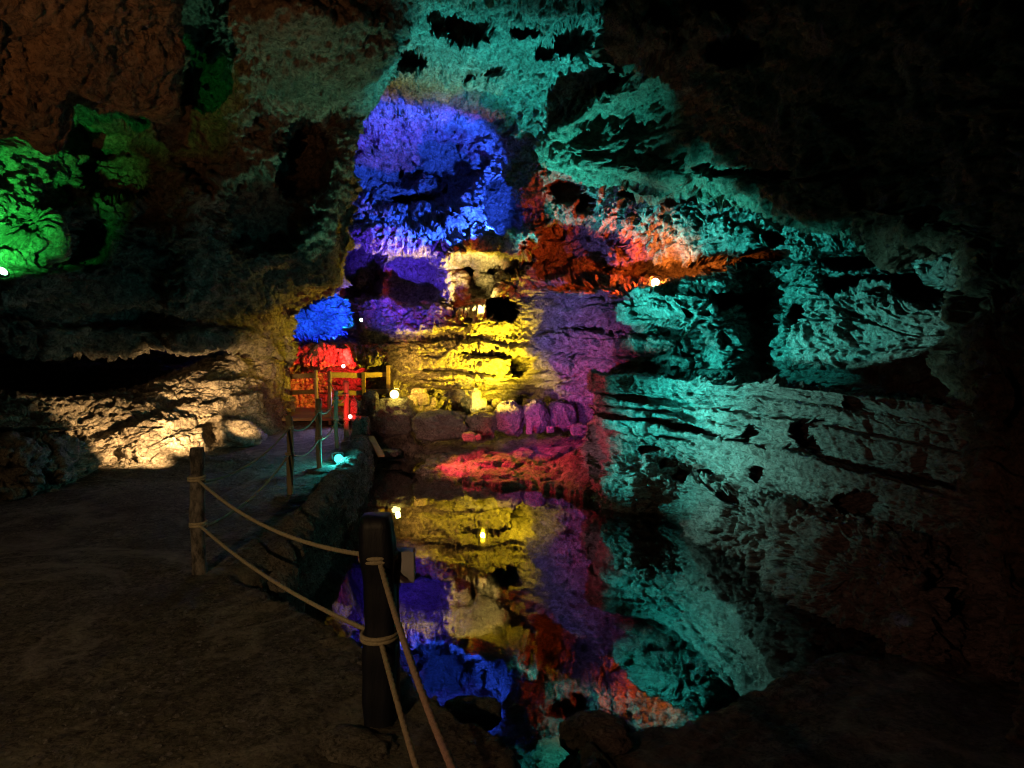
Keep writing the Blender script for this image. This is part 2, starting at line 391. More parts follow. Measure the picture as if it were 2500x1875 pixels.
# ---- O: dark overhang on the right
O_C = [(1800,-900),(1700,-500),(1620,-200),(1540,-60),(1485,40),(1500,140),(1555,212),(1460,262),(1375,310),(1325,350),(1332,398),(1400,425),(1490,445),(1680,478),(1790,476),(1940,522),(2060,566),(2200,592),(2330,610),(2362,690),(2368,900),(2375,1100),(2395,1400),(2440,1700),(2520,2200)]
O_B = [(2000,-1500),(3400,-1500),(4200,-1500),(4200,-600),(4200,2200)]
O_rbf = make_rbf([(1330,350,10.4),(1400,420,10.2),(1555,212,8.6),(1485,50,7.0),(1600,-200,5.6),(1750,-700,4.2),(1700,478,9.0),(2000,545,7.5),(2350,630,5.7),(2370,900,5.1),(2380,1200,4.7),(2400,1500,4.2),(2520,2100,3.4),
 (1700,300,8.2),(2000,200,6.8),(2000,400,7.1),(2300,300,5.7),(2600,500,4.6),(3000,800,3.7),(4200,0,2.7),(4200,1500,2.2),(2600,-500,4.2),(3400,-1500,3),(2500,1200,4.3)])
def O_depth(px, py):
    D = O_rbf(px, py)
    d0 = np.hypot(px - O_cs[0], py - O_cs[1]); D = D - .25 * np.exp(-(d0 / 70.) ** 2)
    for (x, y, rx, ry, d) in [(1600, 95, 50, 55, -.5), (1735, 60, 50, 40, -.4), (1780, 130, 60, 40, .5), (1900, 420, 200, 14, .4), (2450, 980, 30, 60, -.25)]:
        D = D + ell(px, py, x, y, rx, ry, d)
    return D
_c = resample(O_C, np.linspace(0, 1, 760)); O_cs = (_c[:, None, 0], _c[:, None, 1])
P = ribbon(O_C, O_B, 760, 330, 1.7, O_depth, back=2.6, edge_round=.5)
N = grid_normals(P); flip = (N * (np.array([0, 0, HC]) - P)).sum(-1) < 0; N[flip] *= -1
P = rock_displace(P, N, lump=.24, bed=.05, pit=.14, fine=.04, seed=4)
lap('m'); structure(grid_mesh('cave_overhang', P, M_rockbr))

# ---- L2: big left wall and dome
L2_C = [(1170,-700),(1130,-300),(1085,-100),(1040,0),(1000,70),(965,125),(955,190),(925,245),(885,295),(868,340),(858,400),(866,480),(845,525),(838,560),(832,640),(836,700),(805,716),(770,722),(740,735),(712,758),(700,780),(690,830),(702,885),(640,872),(560,850),(450,845),(300,862),(150,855),(0,850),(-500,855),(-1500,850)]
L2_B = [(600,-1500),(-300,-1500),(-1500,-1500),(-1500,-300),(-1500,700)]
L2_rbf = make_rbf([(1090,-100,7.6),(1050,0,8.2),(1000,100,8.8),(960,180,9.3),(880,300,9.7),(860,450,10.1),(835,650,10.7),(770,720,11.1),(700,800,11.9),(692,880,12.2),(560,850,10.7),(450,845,9.9),(300,860,9.1),(0,850,7.9),(-500,850,6),(-1500,850,4),
 (600,600,9.7),(600,300,9.0),(700,150,8.3),(800,0,7.5),(600,0,7.3),(480,200,8.9),(480,60,8.4),(300,500,8.3),(200,650,8.0),(0,680,7.0),(100,450,7.9),(0,300,7.2),(-500,300,5),(-1500,0,3.8),(-500,-1000,3.4),(600,-1500,3.2),(800,-600,5),(300,740,8.6),(500,720,9.6)])
def L2_depth(px, py):
    D = L2_rbf(px, py)
    E = lambda *a, **k: ell(px, py, *a, **k)
    D = D - E(780, 110, 240, 105, .55, rot=.15, sharp=.35, wob=.15) + E(750, 290, 110, 80, .5, sharp=.4)
    D = D + E(740, 390, 60, 90, 1.0, rot=.2) + E(640, 530, 110, 90, .5) + E(480, 300, 60, 160, .5)
    # scalloped ledges that carry the green lamp light
    D = D + ledge(px, py, [(-200, 650), (60, 655), (200, 660)], -.35, w=8)[0] + ledge(px, py, [(150, 250), (420, 370)], .25, w=5)[0] + ledge(px, py, [(150, 300), (300, 330), (420, 372)], .3, w=5)[0]
    D = D + E(215, 600, 45, 60, .5) + E(250, 340, 90, 40, .6) + E(300, 430, 100, 60, .6) + E(120, 480, 60, 40, .4) + E(20, 560, 60, 50, .35)
    D = D + ledge(px, py, [(-400, 735), (300, 745), (640, 760)], .5, w=12)[0] + ledge(px, py, [(-400, 790), (0, 795), (330, 805), (600, 800)], -.45, w=8)[0]
    return D
P = ribbon(L2_C, L2_B, 860, 520, 1.45, L2_depth, back=2.2, edge_round=.35)
N = grid_normals(P); flip = (N * (np.array([0, 0, HC]) - P)).sum(-1) < 0; N[flip] *= -1
dome = np.exp(-(((P[..., 0] + 2.1) / 1.6) ** 2 + ((P[..., 2] - 5.3) / 1.1) ** 2))
P = rock_displace(P, N, lump=.2 * (1 - .6 * dome), bed=.07 * (1 - dome), bedth=.25, pit=.15 * (1 - .85 * dome), fine=.04 * (1 - .6 * dome), seed=9)
lap('m'); structure(grid_mesh('left_cave_wall', P, M_rock))

# ---- NL: near block of roof upper left
NL_C = [(380,-900),(400,-300),(415,0),(425,80),(445,160),(428,200),(430,260),(415,300),(366,282),(277,264),(190,240),(163,250),(150,300),(130,352),(105,345),(60,317),(0,315),(-500,330),(-1500,340)]
NL_rbf = make_rbf([(420,150,6.6),(300,100,6.1),(400,-200,5.0),(200,150,5.8),(0,150,5.3),(0,310,5.5),(200,250,6.1),(-500,300,4.4),(0,-500,3.8),(-1500,300,3),(-500,-1200,2.6),(400,-900,3.2)])
P = ribbon(NL_C, [(100,-1500),(-800,-1500),(-1500,-1500),(-1500,-100)], 420, 260, 1.4, NL_rbf, back=1.6, edge_round=.3)
N = grid_normals(P); flip = (N * (np.array([0, 0, HC]) - P)).sum(-1) < 0; N[flip] *= -1
P = rock_displace(P, N, lump=.12, pit=.1, drip=.02, fine=.03, seed=12)
lap('m'); structure(grid_mesh('cave_roof', P, M_rockbr))

# ---- L1: sloping rock at the foot of the left wall
L1_C = [(702,872),(640,850),(580,858),(480,893),(330,946),(200,972),(0,962),(-500,950),(-1500,940)]
L1_W = [(718,1046),(640,1076),(560,1092),(480,1112),(420,1134),(300,1148),(240,1160),(222,1180),(100,1222),(0,1245),(-500,1400),(-1500,1900)]
gz = lambda x, y: float(gp(x, y, .40)[1])
L1_pts = [(x, y, gz(x, y)) for x, y in L1_W[:-1]] + [(-1500, 1900, 1.8), (702,872,12.7),(640,850,12.3),(580,858,11.8),(480,893,11.2),(330,946,10.4),(200,972,9.6),(0,962,8.6),(-500,950,6.6),(-1500,940,4.6),
  (560,1010,10.9),(620,950,11.8),(450,1000,10.4),(300,1060,9.2),(120,1060,8.0),(0,1060,7.5),(100,1150,7.4),(230,1080,8.7),(180,1110,8.0)]
L1_rbf = make_rbf(L1_pts)
def L1_depth(px, py):
    D = L1_rbf(px, py)
    E = lambda *a, **k: ell(px, py, *a, **k)
    D = D - E(120, 1110, 110, 60, .35, sharp=.4) - E(20, 1140, 70, 70, .3) + E(60, 1058, 150, 12, .5, sharp=.3) + E(515, 1062, 22, 30, .5, sharp=.2) - E(575, 1060, 55, 22, .3)
    D = D + groove(px, py, [(220, 1068), (300, 1040), (450, 1010)], .25, 8) + ledge(px, py, [(300, 1040), (480, 985), (660, 960)], -.2, w=6)[0] + ledge(px, py, [(480, 940), (640, 930)], -.15, w=5)[0]
    return D
P = ribbon(L1_C, L1_W, 760, 300, 1.0, L1_depth, back=2.0, edge_round=.3, s0curl=True)
N = grid_normals(P); flip = (N * (np.array([0, 0, HC]) - P)).sum(-1) < 0; N[flip] *= -1
P = rock_displace(P, N, lump=.13, bed=.03, bedth=.14, pit=.06, fine=.03, seed=15)
lap('m'); structure(grid_mesh('rock_slope', P, M_pale))

# ---- R2: bedded block above the water on the right
R2_C = [(1450,916),(1600,930),(1840,940),(2060,956),(2350,1000),(2600,1060),(4000,1350)]
R2_W = [(1452,1228),(1540,1240),(1636,1258),(1707,1314),(1815,1356),(1897,1398),(1978,1468),(2114,1510),(2300,1600),(2600,1750),(4000,2600)]
rw = lambda x, y: float(gp(x, y, -.06)[1])
R2_Wd = [(x, y + .34 * f / rw(x, y), rw(x, y)) for x, y in R2_W[:-1]]
R2_pts = [(x, y, rw(x, y)) for x, y in R2_W[:-1]] + R2_Wd
for x, y in R2_C[:-1]:
    xx = [w[0] for w in R2_W]; yy = [w[1] for w in R2_W]
    R2_pts.append((x, y, float(gp(x, np.interp(x, xx, yy), -.06)[1]) + .15))
R2_pts += [(4000, 1350, 2.3), (4000, 2600, 1.9), (1460, 1060, 9.1), (1700, 1100, 8.0), (1560, 1150, 8.5), (2000, 1250, 5.9)]
R2_rbf = make_rbf(R2_pts)
def R2_depth(px, py):
    D = R2_rbf(px, py)
    E = lambda *a, **k: ell(px, py, *a, **k)
    D = D + ledge(px, py, [(1430, 1005), (1560, 1028), (1788, 1077), (2005, 1123), (2249, 1175), (2500, 1230)], -.12, w=5, wob=5)[0]
    D = D + ledge(px, py, [(1430, 1110), (1600, 1130), (1800, 1200), (2000, 1260), (2300, 1340)], -.28, w=22, wob=18)[0]
    for ln, a in [([(1430, 1003), (1560, 1026), (1788, 1075), (2005, 1121), (2249, 1173), (2500, 1225)], .5), ([(1450, 962), (1650, 985), (1850, 1010), (2050, 1030)], .2),
                  ([(1450, 985), (1650, 1010), (1800, 1040), (1900, 1050)], .15), ([(1470, 1050), (1600, 1062), (1700, 1075)], .2), ([(1700, 960), (1850, 965), (2100, 1000)], .1)]:
        D = D + groove(px, py, ln, a, 5)
    for (x, y, rx, ry, d) in [(1960, 1058, 24, 38, .6), (1822, 1064, 16, 20, .5), (1990, 1088, 18, 24, .5), (2075, 985, 26, 16, .4), (2000, 1035, 24, 10, .3), (1660, 1156, 20, 14, .5), (1720, 1150, 16, 8, .3),
                              (1580, 1094, 26, 6, .3), (1840, 1160, 24, 16, .5), (1615, 1125, 10, 12, .4), (2100, 1230, 60, 30, .3), (1760, 1200, 26, 14, .35)]:
        D = D + E(x, y, rx, ry, d, sharp=.12, wob=.3)
    D = D - E(1560, 1170, 90, 40, .18, sharp=.6) - E(2100, 1400, 120, 60, .2, sharp=.7) - E(2250, 1480, 90, 80, .2, sharp=.7)
    return D
P = ribbon(R2_C, [(x, y) for x, y, _ in R2_Wd] + [(4000, 2800)], 900, 460, 1.0, R2_depth, back=2.6, edge_round=.12, s0curl=True, inward=.1)
N = grid_normals(P); flip = (N * (np.array([0, 0, HC]) - P)).sum(-1) < 0; N[flip] *= -1
zz = P[..., 2]
up = sstep(.55, .85, zz)
P = rock_displace(P, N, lump=.20 - .13 * up, bed=.03 + .065 * up, bedth=.17, pit=.15 - .08 * up, drip=.02 * (1 - up), fine=.055 - .025 * up, seed=21)
lap('m'); structure(grid_mesh('bedded_rock_wall', P, M_bed))

# ================================================================== GROUND + WATER
kerb_px = [(880,1062),(872,1100),(848,1140),(796,1200),(745,1270),(695,1330),(645,1385),(606,1425)]
kerb = np.array([gp(x, y, .45)[:2] for x, y in kerb_px])
near_px = [(640,1440),(712,1470),(891,1562),(1009,1640),(1063,1676),(1098,1732),(1188,1772),(1272,1807),(1327,1875),(1372,1990)]
near = np.array([gp(x, y, .36)[:2] for x, y in near_px])
nr_px = [(1405,1900),(1417,1830),(1486,1800),(1645,1785),(1760,1745),(1900,1676),(2020,1610)]
nright = np.array([gp(x, y, .03)[:2] for x, y in nr_px])
right = np.array([[3.2,4.6],[3.2,6.5],[2.8,8.0],[1.4,8.95]])
far_px = [(1440,1216),(1400,1202),(1290,1187),(1160,1179),(1080,1166),(1046,1150),(1060,1120),(990,1106),(905,1112)]
far = np.array([gp(x, y, 0)[:2] for x, y in far_px])
kk = kerb.copy(); kk[:, 0] += .10
pool = np.concatenate([kk[1:], near, nright, right, far])
def seg_dist(X, Y, poly):
    d = np.full(X.shape, 1e9); inside = np.zeros(X.shape, bool); n = len(poly)
    for i in range(n):
        x1, y1 = poly[i]; x2, y2 = poly[(i + 1) % n]
        ex, ey = x2 - x1, y2 - y1; l2 = ex * ex + ey * ey + 1e-12
        t = np.clip(((X - x1) * ex + (Y - y1) * ey) / l2, 0, 1)
        d = np.minimum(d, np.hypot(X - x1 - t * ex, Y - y1 - t * ey))
        c = ((y1 > Y) != (y2 > Y)) & (X < (x2 - x1) * (Y - y1) / (y2 - y1 + 1e-12) + x1)
        inside ^= c
    return np.where(inside, -d, d)
gx = np.concatenate([np.linspace(-30, -7, 60, endpoint=False), np.linspace(-7, 4.2, 560, endpoint=False), np.linspace(4.2, 20, 30)])
gy = np.concatenate([np.linspace(-12, .3, 50, endpoint=False), np.linspace(.3, 9, 480, endpoint=False), np.linspace(9, 16, 240, endpoint=False), np.linspace(16, 34, 20)])
GX, GY = np.meshgrid(gx, gy, indexing='ij')
Q3 = np.stack([GX, GY, 0 * GX], -1)
sd = seg_dist(GX, GY, pool) + .05 * fbm(Q3 * 3.3, 4) + .02 * noise(Q3 * 17)
farw = sstep(8.2, 8.9, GY) * sstep(-1.75, -1.45, GX)
sd = sd + farw * (.22 * fbm(Q3 * 1.1 + 3, 4) + .05 * ridged(Q3 * 4, 3))
rightw = sstep(.15, .5, GX) * (1 - sstep(8.2, 8.9, GY))
land = .45 * sstep(-.06, .16, sd)
shelf = np.clip(.03 + .055 * sd, 0, .35) + .02 * ridged(Q3 * np.array([2.5, 5, 1]), 3) + .04 * bedding(np.stack([GX, GY * .1, GY * .25 + .2 * GX], -1), .12)
shelf = shelf + .06 * np.clip(fbm(Q3 * 2 + 4, 4), 0, 1)
fv, fe = facets((Q3 + .06 * noise(Q3 * 3)[..., None]) * np.array([3.2, 3.2, 1])); shelf = shelf + .05 * fv - .03 * (1 - sstep(0, .12, fe)) + .012 * ridged(Q3 * 16, 2)
rshore = np.clip(.01 + .07 * sd, 0, .12) + .02 * ridged(Q3 * 2.5, 4)
H = np.where(sd > -.05, land * (1 - farw) * (1 - rightw) + farw * shelf + (1 - farw) * rightw * rshore, 0)
bed = -.5 * sstep(.02, .5, -sd) - .1 * sstep(0, .1, -sd)
bedfar = -.02 - .12 * np.clip(-sd, 0, 3)
H = np.where(sd <= -.05, bed * (1 - farw) + bedfar * farw, H)
bankgravel = sstep(.55, .0, sd) * (1 - farw)
H = H + np.where(sd > 0, .012 * fbm(Q3 * 1.5, 3) + .004 * ridged(Q3 * 14, 3) + bankgravel * (.03 * ridged(Q3 * 6, 4) - .03), .03 * fbm(Q3 * 3, 3))
pebl = np.exp(-(((GX + 4.2) / 1.3) ** 2 + ((GY - 8.9) / .7) ** 2))
H = H + pebl * (.05 * np.abs(noise(Q3 * 14)) + .04 * np.abs(noise(Q3 * 23)))
H = H + sstep(11.8, 13.5, GY) * .15 * farw
mound = .6 * np.exp(-(((GX - 1.35) / .45) ** 2 + ((GY - 10.0) / .95) ** 2)) * (1 + .5 * fbm(Q3 * 1.8, 4) + .25 * fv)
H = H + np.clip(mound, 0, 1) * sstep(-.15, .2, sd)
M_ground = rock_mat('cave_floor_earth', (.15, .13, .105), (.36, .33, .27), (.12, .105, .085), scale=1.6, bump=1.0, rough=.85, spec=.3)
_nt = M_ground.node_tree; _mx = [n for n in _nt.nodes if n.type == 'MIX'][-1]; _b = [n for n in _nt.nodes if n.type == 'BSDF_PRINCIPLED'][0]
_d = _nt.nodes.new('ShaderNodeTexNoise'); _d.inputs['Scale'].default_value = .55; _d.inputs['Detail'].default_value = 5; _d.inputs['Distortion'].default_value = 1.4  # pale noise bands painted into the floor colour for streaks of light
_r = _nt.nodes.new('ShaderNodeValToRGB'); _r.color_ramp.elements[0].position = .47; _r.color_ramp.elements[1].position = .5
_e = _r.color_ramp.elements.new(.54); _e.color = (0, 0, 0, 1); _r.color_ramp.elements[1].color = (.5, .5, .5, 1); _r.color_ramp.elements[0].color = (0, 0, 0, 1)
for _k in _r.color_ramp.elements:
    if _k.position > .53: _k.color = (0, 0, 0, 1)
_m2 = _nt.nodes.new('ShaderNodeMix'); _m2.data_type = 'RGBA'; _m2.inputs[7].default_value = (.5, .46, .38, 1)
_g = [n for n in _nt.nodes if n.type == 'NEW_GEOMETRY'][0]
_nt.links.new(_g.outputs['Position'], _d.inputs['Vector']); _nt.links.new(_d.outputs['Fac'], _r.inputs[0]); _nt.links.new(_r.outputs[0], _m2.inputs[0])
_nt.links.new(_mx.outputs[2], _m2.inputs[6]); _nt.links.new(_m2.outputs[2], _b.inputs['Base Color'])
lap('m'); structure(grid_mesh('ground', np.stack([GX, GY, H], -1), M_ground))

mw = bpy.data.materials.new('still_water'); nt = nodes(mw); Nn = nt.nodes; Ln = nt.links
out = Nn.new('ShaderNodeOutputMaterial'); mixs = Nn.new('ShaderNodeMixShader'); tr = Nn.new('ShaderNodeBsdfTransparent'); gl = Nn.new('ShaderNodeBsdfGlossy')
tr.inputs[0].default_value = (.55, .6, .58, 1); gl.inputs['Roughness'].default_value = .018; gl.inputs[0].default_value = (1, 1, 1, 1)
fr = Nn.new('ShaderNodeFresnel'); fr.inputs['IOR'].default_value = 2.3
tc = Nn.new('ShaderNodeNewGeometry'); mp = Nn.new('ShaderNodeMapping'); mp.inputs['Scale'].default_value = (1, .6, 1)
wn = Nn.new('ShaderNodeTexNoise'); wn.inputs['Scale'].default_value = 2.2; wn.inputs['Detail'].default_value = 3
bp = Nn.new('ShaderNodeBump'); bp.inputs['Strength'].default_value = .12; bp.inputs['Distance'].default_value = .02
Ln.new(tc.outputs['Position'], mp.inputs[0]); Ln.new(mp.outputs[0], wn.inputs['Vector']); Ln.new(wn.outputs['Fac'], bp.inputs['Height'])
Ln.new(bp.outputs[0], gl.inputs['Normal']); Ln.new(bp.outputs[0], fr.inputs['Normal'])
Ln.new(fr.outputs[0], mixs.inputs[0]); Ln.new(tr.outputs[0], mixs.inputs[1]); Ln.new(gl.outputs[0], mixs.inputs[2]); Ln.new(mixs.outputs[0], out.inputs[0])
wx = np.linspace(-2.6, 4.5, 8); wy = np.linspace(.8, 13, 12); WX, WY = np.meshgrid(wx, wy, indexing='ij')
lap('m'); structure(grid_mesh('water', np.stack([WX, WY, 0 * WX], -1), mw))

# ---- retaining wall of rough stones along the path edge
kl = np.concatenate([np.linspace(kerb[0], kerb[0], 1), kerb]); 
def resample3(pts, n):
    pts = np.array(pts, float); seg = np.linalg.norm(np.diff(pts, axis=0), axis=1); c = np.concatenate([[0], np.cumsum(seg)]) / seg.sum()
    s = np.linspace(0, 1, n); return np.stack([np.interp(s, c, pts[:, k]) for k in range(pts.shape[1])], -1)
kl = resample3(kerb, 420)
tg = np.gradient(kl, axis=0); tg /= np.linalg.norm(tg, axis=1, keepdims=True)
outw = np.stack([-tg[:, 1], tg[:, 0]], -1)
if outw[200, 0] < 0: outw = -outw
prof = [(-.07, .40), (-.06, .46), (-.02, .485), (.04, .485), (.08, .46), (.10, .40), (.10, .3), (.09, .2), (.11, .1), (.12, -.02), (.14, -.15), (.15, -.35)]
pr = resample3(prof, 90)
W3 = np.zeros((420, 90, 3)); W3[..., :2] = kl[:, None] + outw[:, None] * pr[None, :, :1]; W3[..., 2] = pr[None, :, 1] - .45 * sstep(.88, 1, np.linspace(0, 1, 420))[:, None]
Nw = grid_normals(W3); 
if (Nw[200, 60] * np.array([1, 0, 0])).sum() < 0: Nw = -Nw
cellk = fbm(W3 * 2.0, 2)
dd = .045 * ridged(W3 * 2.6 + 3, 4) + .025 * ridged(W3 * 9, 3) - .06 * sstep(.25, .5, noise(W3 * 4.5 + 8)) - .03
W3 = W3 + Nw * dd[..., None]
ow = grid_mesh('retaining_wall', W3, M_stone); tag(ow, 'rough stone retaining wall dropping from the path edge to the water', 'wall')

# ================================================================== BOULDERS
def rock_obj(name, loc, size, seed, mat=M_stone, sub=5, box=.35, rz=0, fine=1.0, tilt=0, cap=None):
    bm = bmesh.new(); bmesh.ops.create_icosphere(bm, subdivisions=sub, radius=1)
    me = bpy.data.meshes.new(name); bm.to_mesh(me); bm.free()
    n = len(me.vertices); co = np.empty(n * 3, np.float32); me.vertices.foreach_get('co', co); co = co.reshape(-1, 3)
    m = np.abs(co).max(1, keepdims=True); c = co / (m ** box)
    Nn_ = co.copy(); q = co + seed * 11.3
    d = .22 * fbm(q * .9, 3) + .13 * ridged(q * 1.8, 4, .55) + .03 * ridged(q * 6, 3) - .06 * sstep(.3, .55, noise(q * 3.3))
    c = c * (1 + fine * (d - .1))[:, None]
    c = c * np.array(size)
    R = np.array(Matrix.Rotation(rz, 3, 'Z') @ Matrix.Rotation(tilt, 3, 'Y')); c = c @ R.T
    me.vertices.foreach_set('co', c.astype(np.float32).reshape(-1)); me.update()
    me.polygons.foreach_set('use_smooth', np.ones(len(me.polygons), bool)); me.materials.append(mat)
    o = bpy.data.objects.new(name, me); COL.objects.link(o); o.location = loc; return o

def boulder(x0, x1, y0, y1, Y, seed, label, box=.3, grp='boulders in a row across the far end of the pool', tilt=0, mat=M_stone, sub=5, name='boulder', cat='boulder', dep=.8):
    c = at((x0 + x1) / 2, (y0 + y1) / 2, Y); w = (x1 - x0) / 2 / f * Y; h = (y1 - y0) / 2 / f * Y
    o = rock_obj(name, c, (w * 1.02, w * dep, h * 1.05), seed, mat, sub, box, tilt=tilt)
    return tag(o, label, cat, grp)
boulder(885, 1010, 978, 1056, 12.2, 1, 'large rounded boulder under the bright yellow lamp, leftmost of the row by the footbridge', dep=.8)
boulder(884, 924, 960, 1015, 12.0, 11, 'pointed dark stone standing against the left side of the largest boulder', grp='small stones around the boulder row')
boulder(897, 912, 966, 985, 12.35, 12, 'small yellow lit oval stone peeping over the pointed dark stone', grp='small stones around the boulder row', sub=4, name='stone', cat='stone')
boulder(1151, 1173, 952, 1004, 12.95, 13, 'upright stone glaring yellow-white at the left end of the low rubble wall', grp=None, sub=4, name='upright_stone', cat='stone', box=.6)
boulder(855, 872, 973, 1018, 10.8, 14, 'narrow rough upright stone lit bright red beside the red post', grp=None, sub=4, name='upright_stone', cat='stone', box=.5)
boulder(1012, 1142, 1006, 1068, 12.0, 2, 'wide low flat-topped boulder, second from left of the row', box=.38)
boulder(1140, 1210, 1010, 1073, 11.9, 3, 'dark low boulder wedged between the wide flat one and the upright purple ones', box=.25)
boulder(1207, 1279, 985, 1056, 12.0, 5, 'purple lit egg shaped boulder, first of the upright ones', tilt=.3)
boulder(1279, 1338, 983, 1052, 12.0, 6, 'purple lit narrow upright boulder tapering to its foot, in the middle of the upright ones', tilt=-.1)
boulder(1338, 1403, 985, 1052, 12.1, 7, 'purple lit round boulder, third of the upright ones')
boulder(1400, 1450, 962, 1042, 12.2, 8, 'tall violet boulder leaning against the layered rock wall, rightmost of the row', tilt=.2)
boulder(860, 900, 985, 1045, 12.4, 10, 'small dark boulder filling the gap beside the footbridge foot', grp='small stones around the boulder row')
for i, (x0, x1, y0, y1, Y, lb) in enumerate([(1130,1162,1056,1078,11.4,'small brown stone in front of the dark low boulder'),(1162,1176,1060,1074,11.3,'tiny stone on the rock shelf right of the small brown stone'),
    (1285,1300,1040,1060,11.7,'small reddish stone propped under the narrow upright boulder'),(1335,1352,1040,1056,11.7,'small stone at the foot of the purple round boulder'),
    (1395,1440,1036,1060,11.6,'pale violet slab of stone below the tall violet boulder')]):
    boulder(x0, x1, y0, y1, Y, 20 + i, lb, grp='small stones around the boulder row', sub=4, name='stone', cat='stone', box=.5)
cairn = [(985,1012,990,1016),(1008,1034,985,1010),(1030,1056,990,1014),(996,1020,968,992),(1018,1046,962,988),(1044,1066,972,996),(968,992,985,1008),(1050,1075,1000,1018),(1005,1040,948,966)]
nm = ['bottom left','bottom middle','bottom right','middle left','middle','middle right','left end','right end','flat topmost']
for i, (x0, x1, y0, y1) in enumerate(cairn):
    boulder(x0, x1, y0, y1, 12.7 + .05 * (i % 3), 40 + i, f'yellow lit fist sized rubble stone, {nm[i]} in the heap behind the flat-topped boulder', grp='rubble heap behind the boulders', sub=4, name='stone', cat='stone', box=.55)
# low wall of stones under the tall bright lamp
for i in range(14):
    x0 = 1150 + i * 18 + random.uniform(-3, 3); y1 = 1010 - (i % 2) * 16
    o = boulder(x0, x0 + 22, y1 - 20, y1 + 2, 13.0 - .05 * (i % 2), 60 + i, 'yellow lit stone of the low rubble wall behind the upright purple boulders', grp='stones of the low rubble wall under the yellow wall', sub=3, name='stone', cat='stone', box=.6)
# slabs at the far water edge
sl = [(905,950,1072,1092,'thin flat slab of rock lying nearest the leaning plank'),(945,985,1060,1078,'thin flat slab of rock below the big rounded boulder'),(985,1030,1078,1098,'thin flat slab of rock in the middle of the dark slabs at the water edge'),(930,975,1092,1112,'thin flat slab of rock dipping into the red water')]
for i, (x0, x1, y0, y1, lb) in enumerate(sl):
    Y = float(gp((x0 + x1) / 2, y1, .05)[1]); boulder(x0, x1, y0 + 6, y1, Y, 80 + i, lb, grp='flat slabs at the far water edge', sub=4, name='rock_slab', cat='rock slab', box=.7, dep=1.0)
# loose gravel on the bank and by the rock foot: one mesh of many small chips
def hgt(x, y):
    i = np.clip(np.searchsorted(gx, x) - 1, 0, len(gx) - 2); j = np.clip(np.searchsorted(gy, y) - 1, 0, len(gy) - 2); return H[i, j]
chips = []
while len(chips) < 5200:
    r_ = rng.rand()
    if r_ < .55: x, y = rng.uniform(-1.9, .6), rng.uniform(1.6, 5.2)
    elif r_ < .8: x, y = rng.normal(-4.3, .9), rng.normal(8.6, .5)
    else: x, y = rng.uniform(-5, -1.8), rng.uniform(1.5, 10)
    z = hgt(x, y)
    if z > .3 or r_ >= .55: chips.append((x, y, z, .004 + .013 * rng.rand() ** 2.5 + (.012 * rng.rand() if .55 <= r_ < .8 else 0)))
ico = bmesh.new(); bmesh.ops.create_icosphere(ico, subdivisions=1, radius=1); iv = np.array([v.co[:] for v in ico.verts]); ifc = np.array([[v.index for v in q.verts] for q in ico.faces]); ico.free()
nv = len(iv); cv = np.array([(c[0], c[1], c[2]) for c in chips]); cs = np.array([c[3] for c in chips])
sc3 = rng.uniform(.6, 1.4, (len(chips), 1, 3)) * np.array([1, 1, .55]); VV = iv[None] * sc3 * (1 + .35 * (rng.rand(len(chips), nv, 1) - .5)) * cs[:, None, None] + cv[:, None]
me = bpy.data.meshes.new('gravel'); me.from_pydata(VV.reshape(-1, 3).tolist(), [], (ifc[None] + (np.arange(len(chips)) * nv)[:, None, None]).reshape(-1, 3).tolist()); me.materials.append(M_stone)
og = bpy.data.objects.new('gravel', me); COL.objects.link(og); og['kind'] = 'stuff'; og['label'] = 'loose gravel and chips scattered on the earth path and pool bank'; og['category'] = 'gravel'
# near shore stones
for i, (px, py, z, s, lb) in enumerate([(1150,1745,.2,.10,'smooth pale pointed stone at the pool edge near the dark post'),(870,1840,.42,.11,'rounded dim stone at the foot of the dark post'),(1010,1800,.40,.07,'small low stone right of the ropes at the dark post'),(1460,1795,.1,.12,'dark rounded stone on the near right shore of the pool')]):
    p = gp(px, py, z); tag(rock_obj('stone', p, (s * 1.3, s, s * .6), 90 + i, M_stone, 4, .4, rz=-.4), lb, 'stone', 'loose stones on the near shore')
# stone block carrying the red lamp
boulder(862, 898, 1020, 1062, 10.6, 96, 'squared pale stone block under the red lit post at the path edge', grp=None, box=.8, name='stone_block', cat='stone')

# ================================================================== POSTS AND ROPES
def tube_mesh(name, pts, rad, mat, seg=12, lobes=0, twist=0, sides_r=None, cap=True):
    pts = [Vector(p) for p in pts]; bm = bmesh.new(); rings = []
    up0 = Vector((0, 0, 1)); L = 0
    for i, p in enumerate(pts):
        t = (pts[min(i + 1, len(pts) - 1)] - pts[max(i - 1, 0)]).normalized()
        a = t.cross(up0); 
        if a.length < .05: a = Vector((1, 0, 0))
        a.normalize(); b = t.cross(a).normalized()
        if i: L += (p - pts[i - 1]).length
        r0 = rad[i] if hasattr(rad, '__len__') else rad
        ring = []
        for k in range(seg):
            an = 2 * math.pi * k / seg
            r = r0
            if lobes: r = r0 * (.70 + .36 * abs(math.cos(lobes * .5 * (an - twist * L))))
            if sides_r: r = r0 * sides_r(an, L)
            ring.append(bm.verts.new(p + a * math.cos(an) * r + b * math.sin(an) * r))
        rings.append(ring)
    for i in range(len(rings) - 1):
        for k in range(seg):
            bm.faces.new((rings[i][k], rings[i][(k + 1) % seg], rings[i + 1][(k + 1) % seg], rings[i + 1][k]))
    if cap: bm.faces.new(rings[0][::-1]); bm.faces.new(rings[-1])
    bmesh.ops.recalc_face_normals(bm, faces=bm.faces)
    me = bpy.data.meshes.new(name); bm.to_mesh(me); bm.free(); me.materials.append(mat)
    for p in me.polygons: p.use_smooth = True
    o = bpy.data.objects.new(name, me); COL.objects.link(o); return o

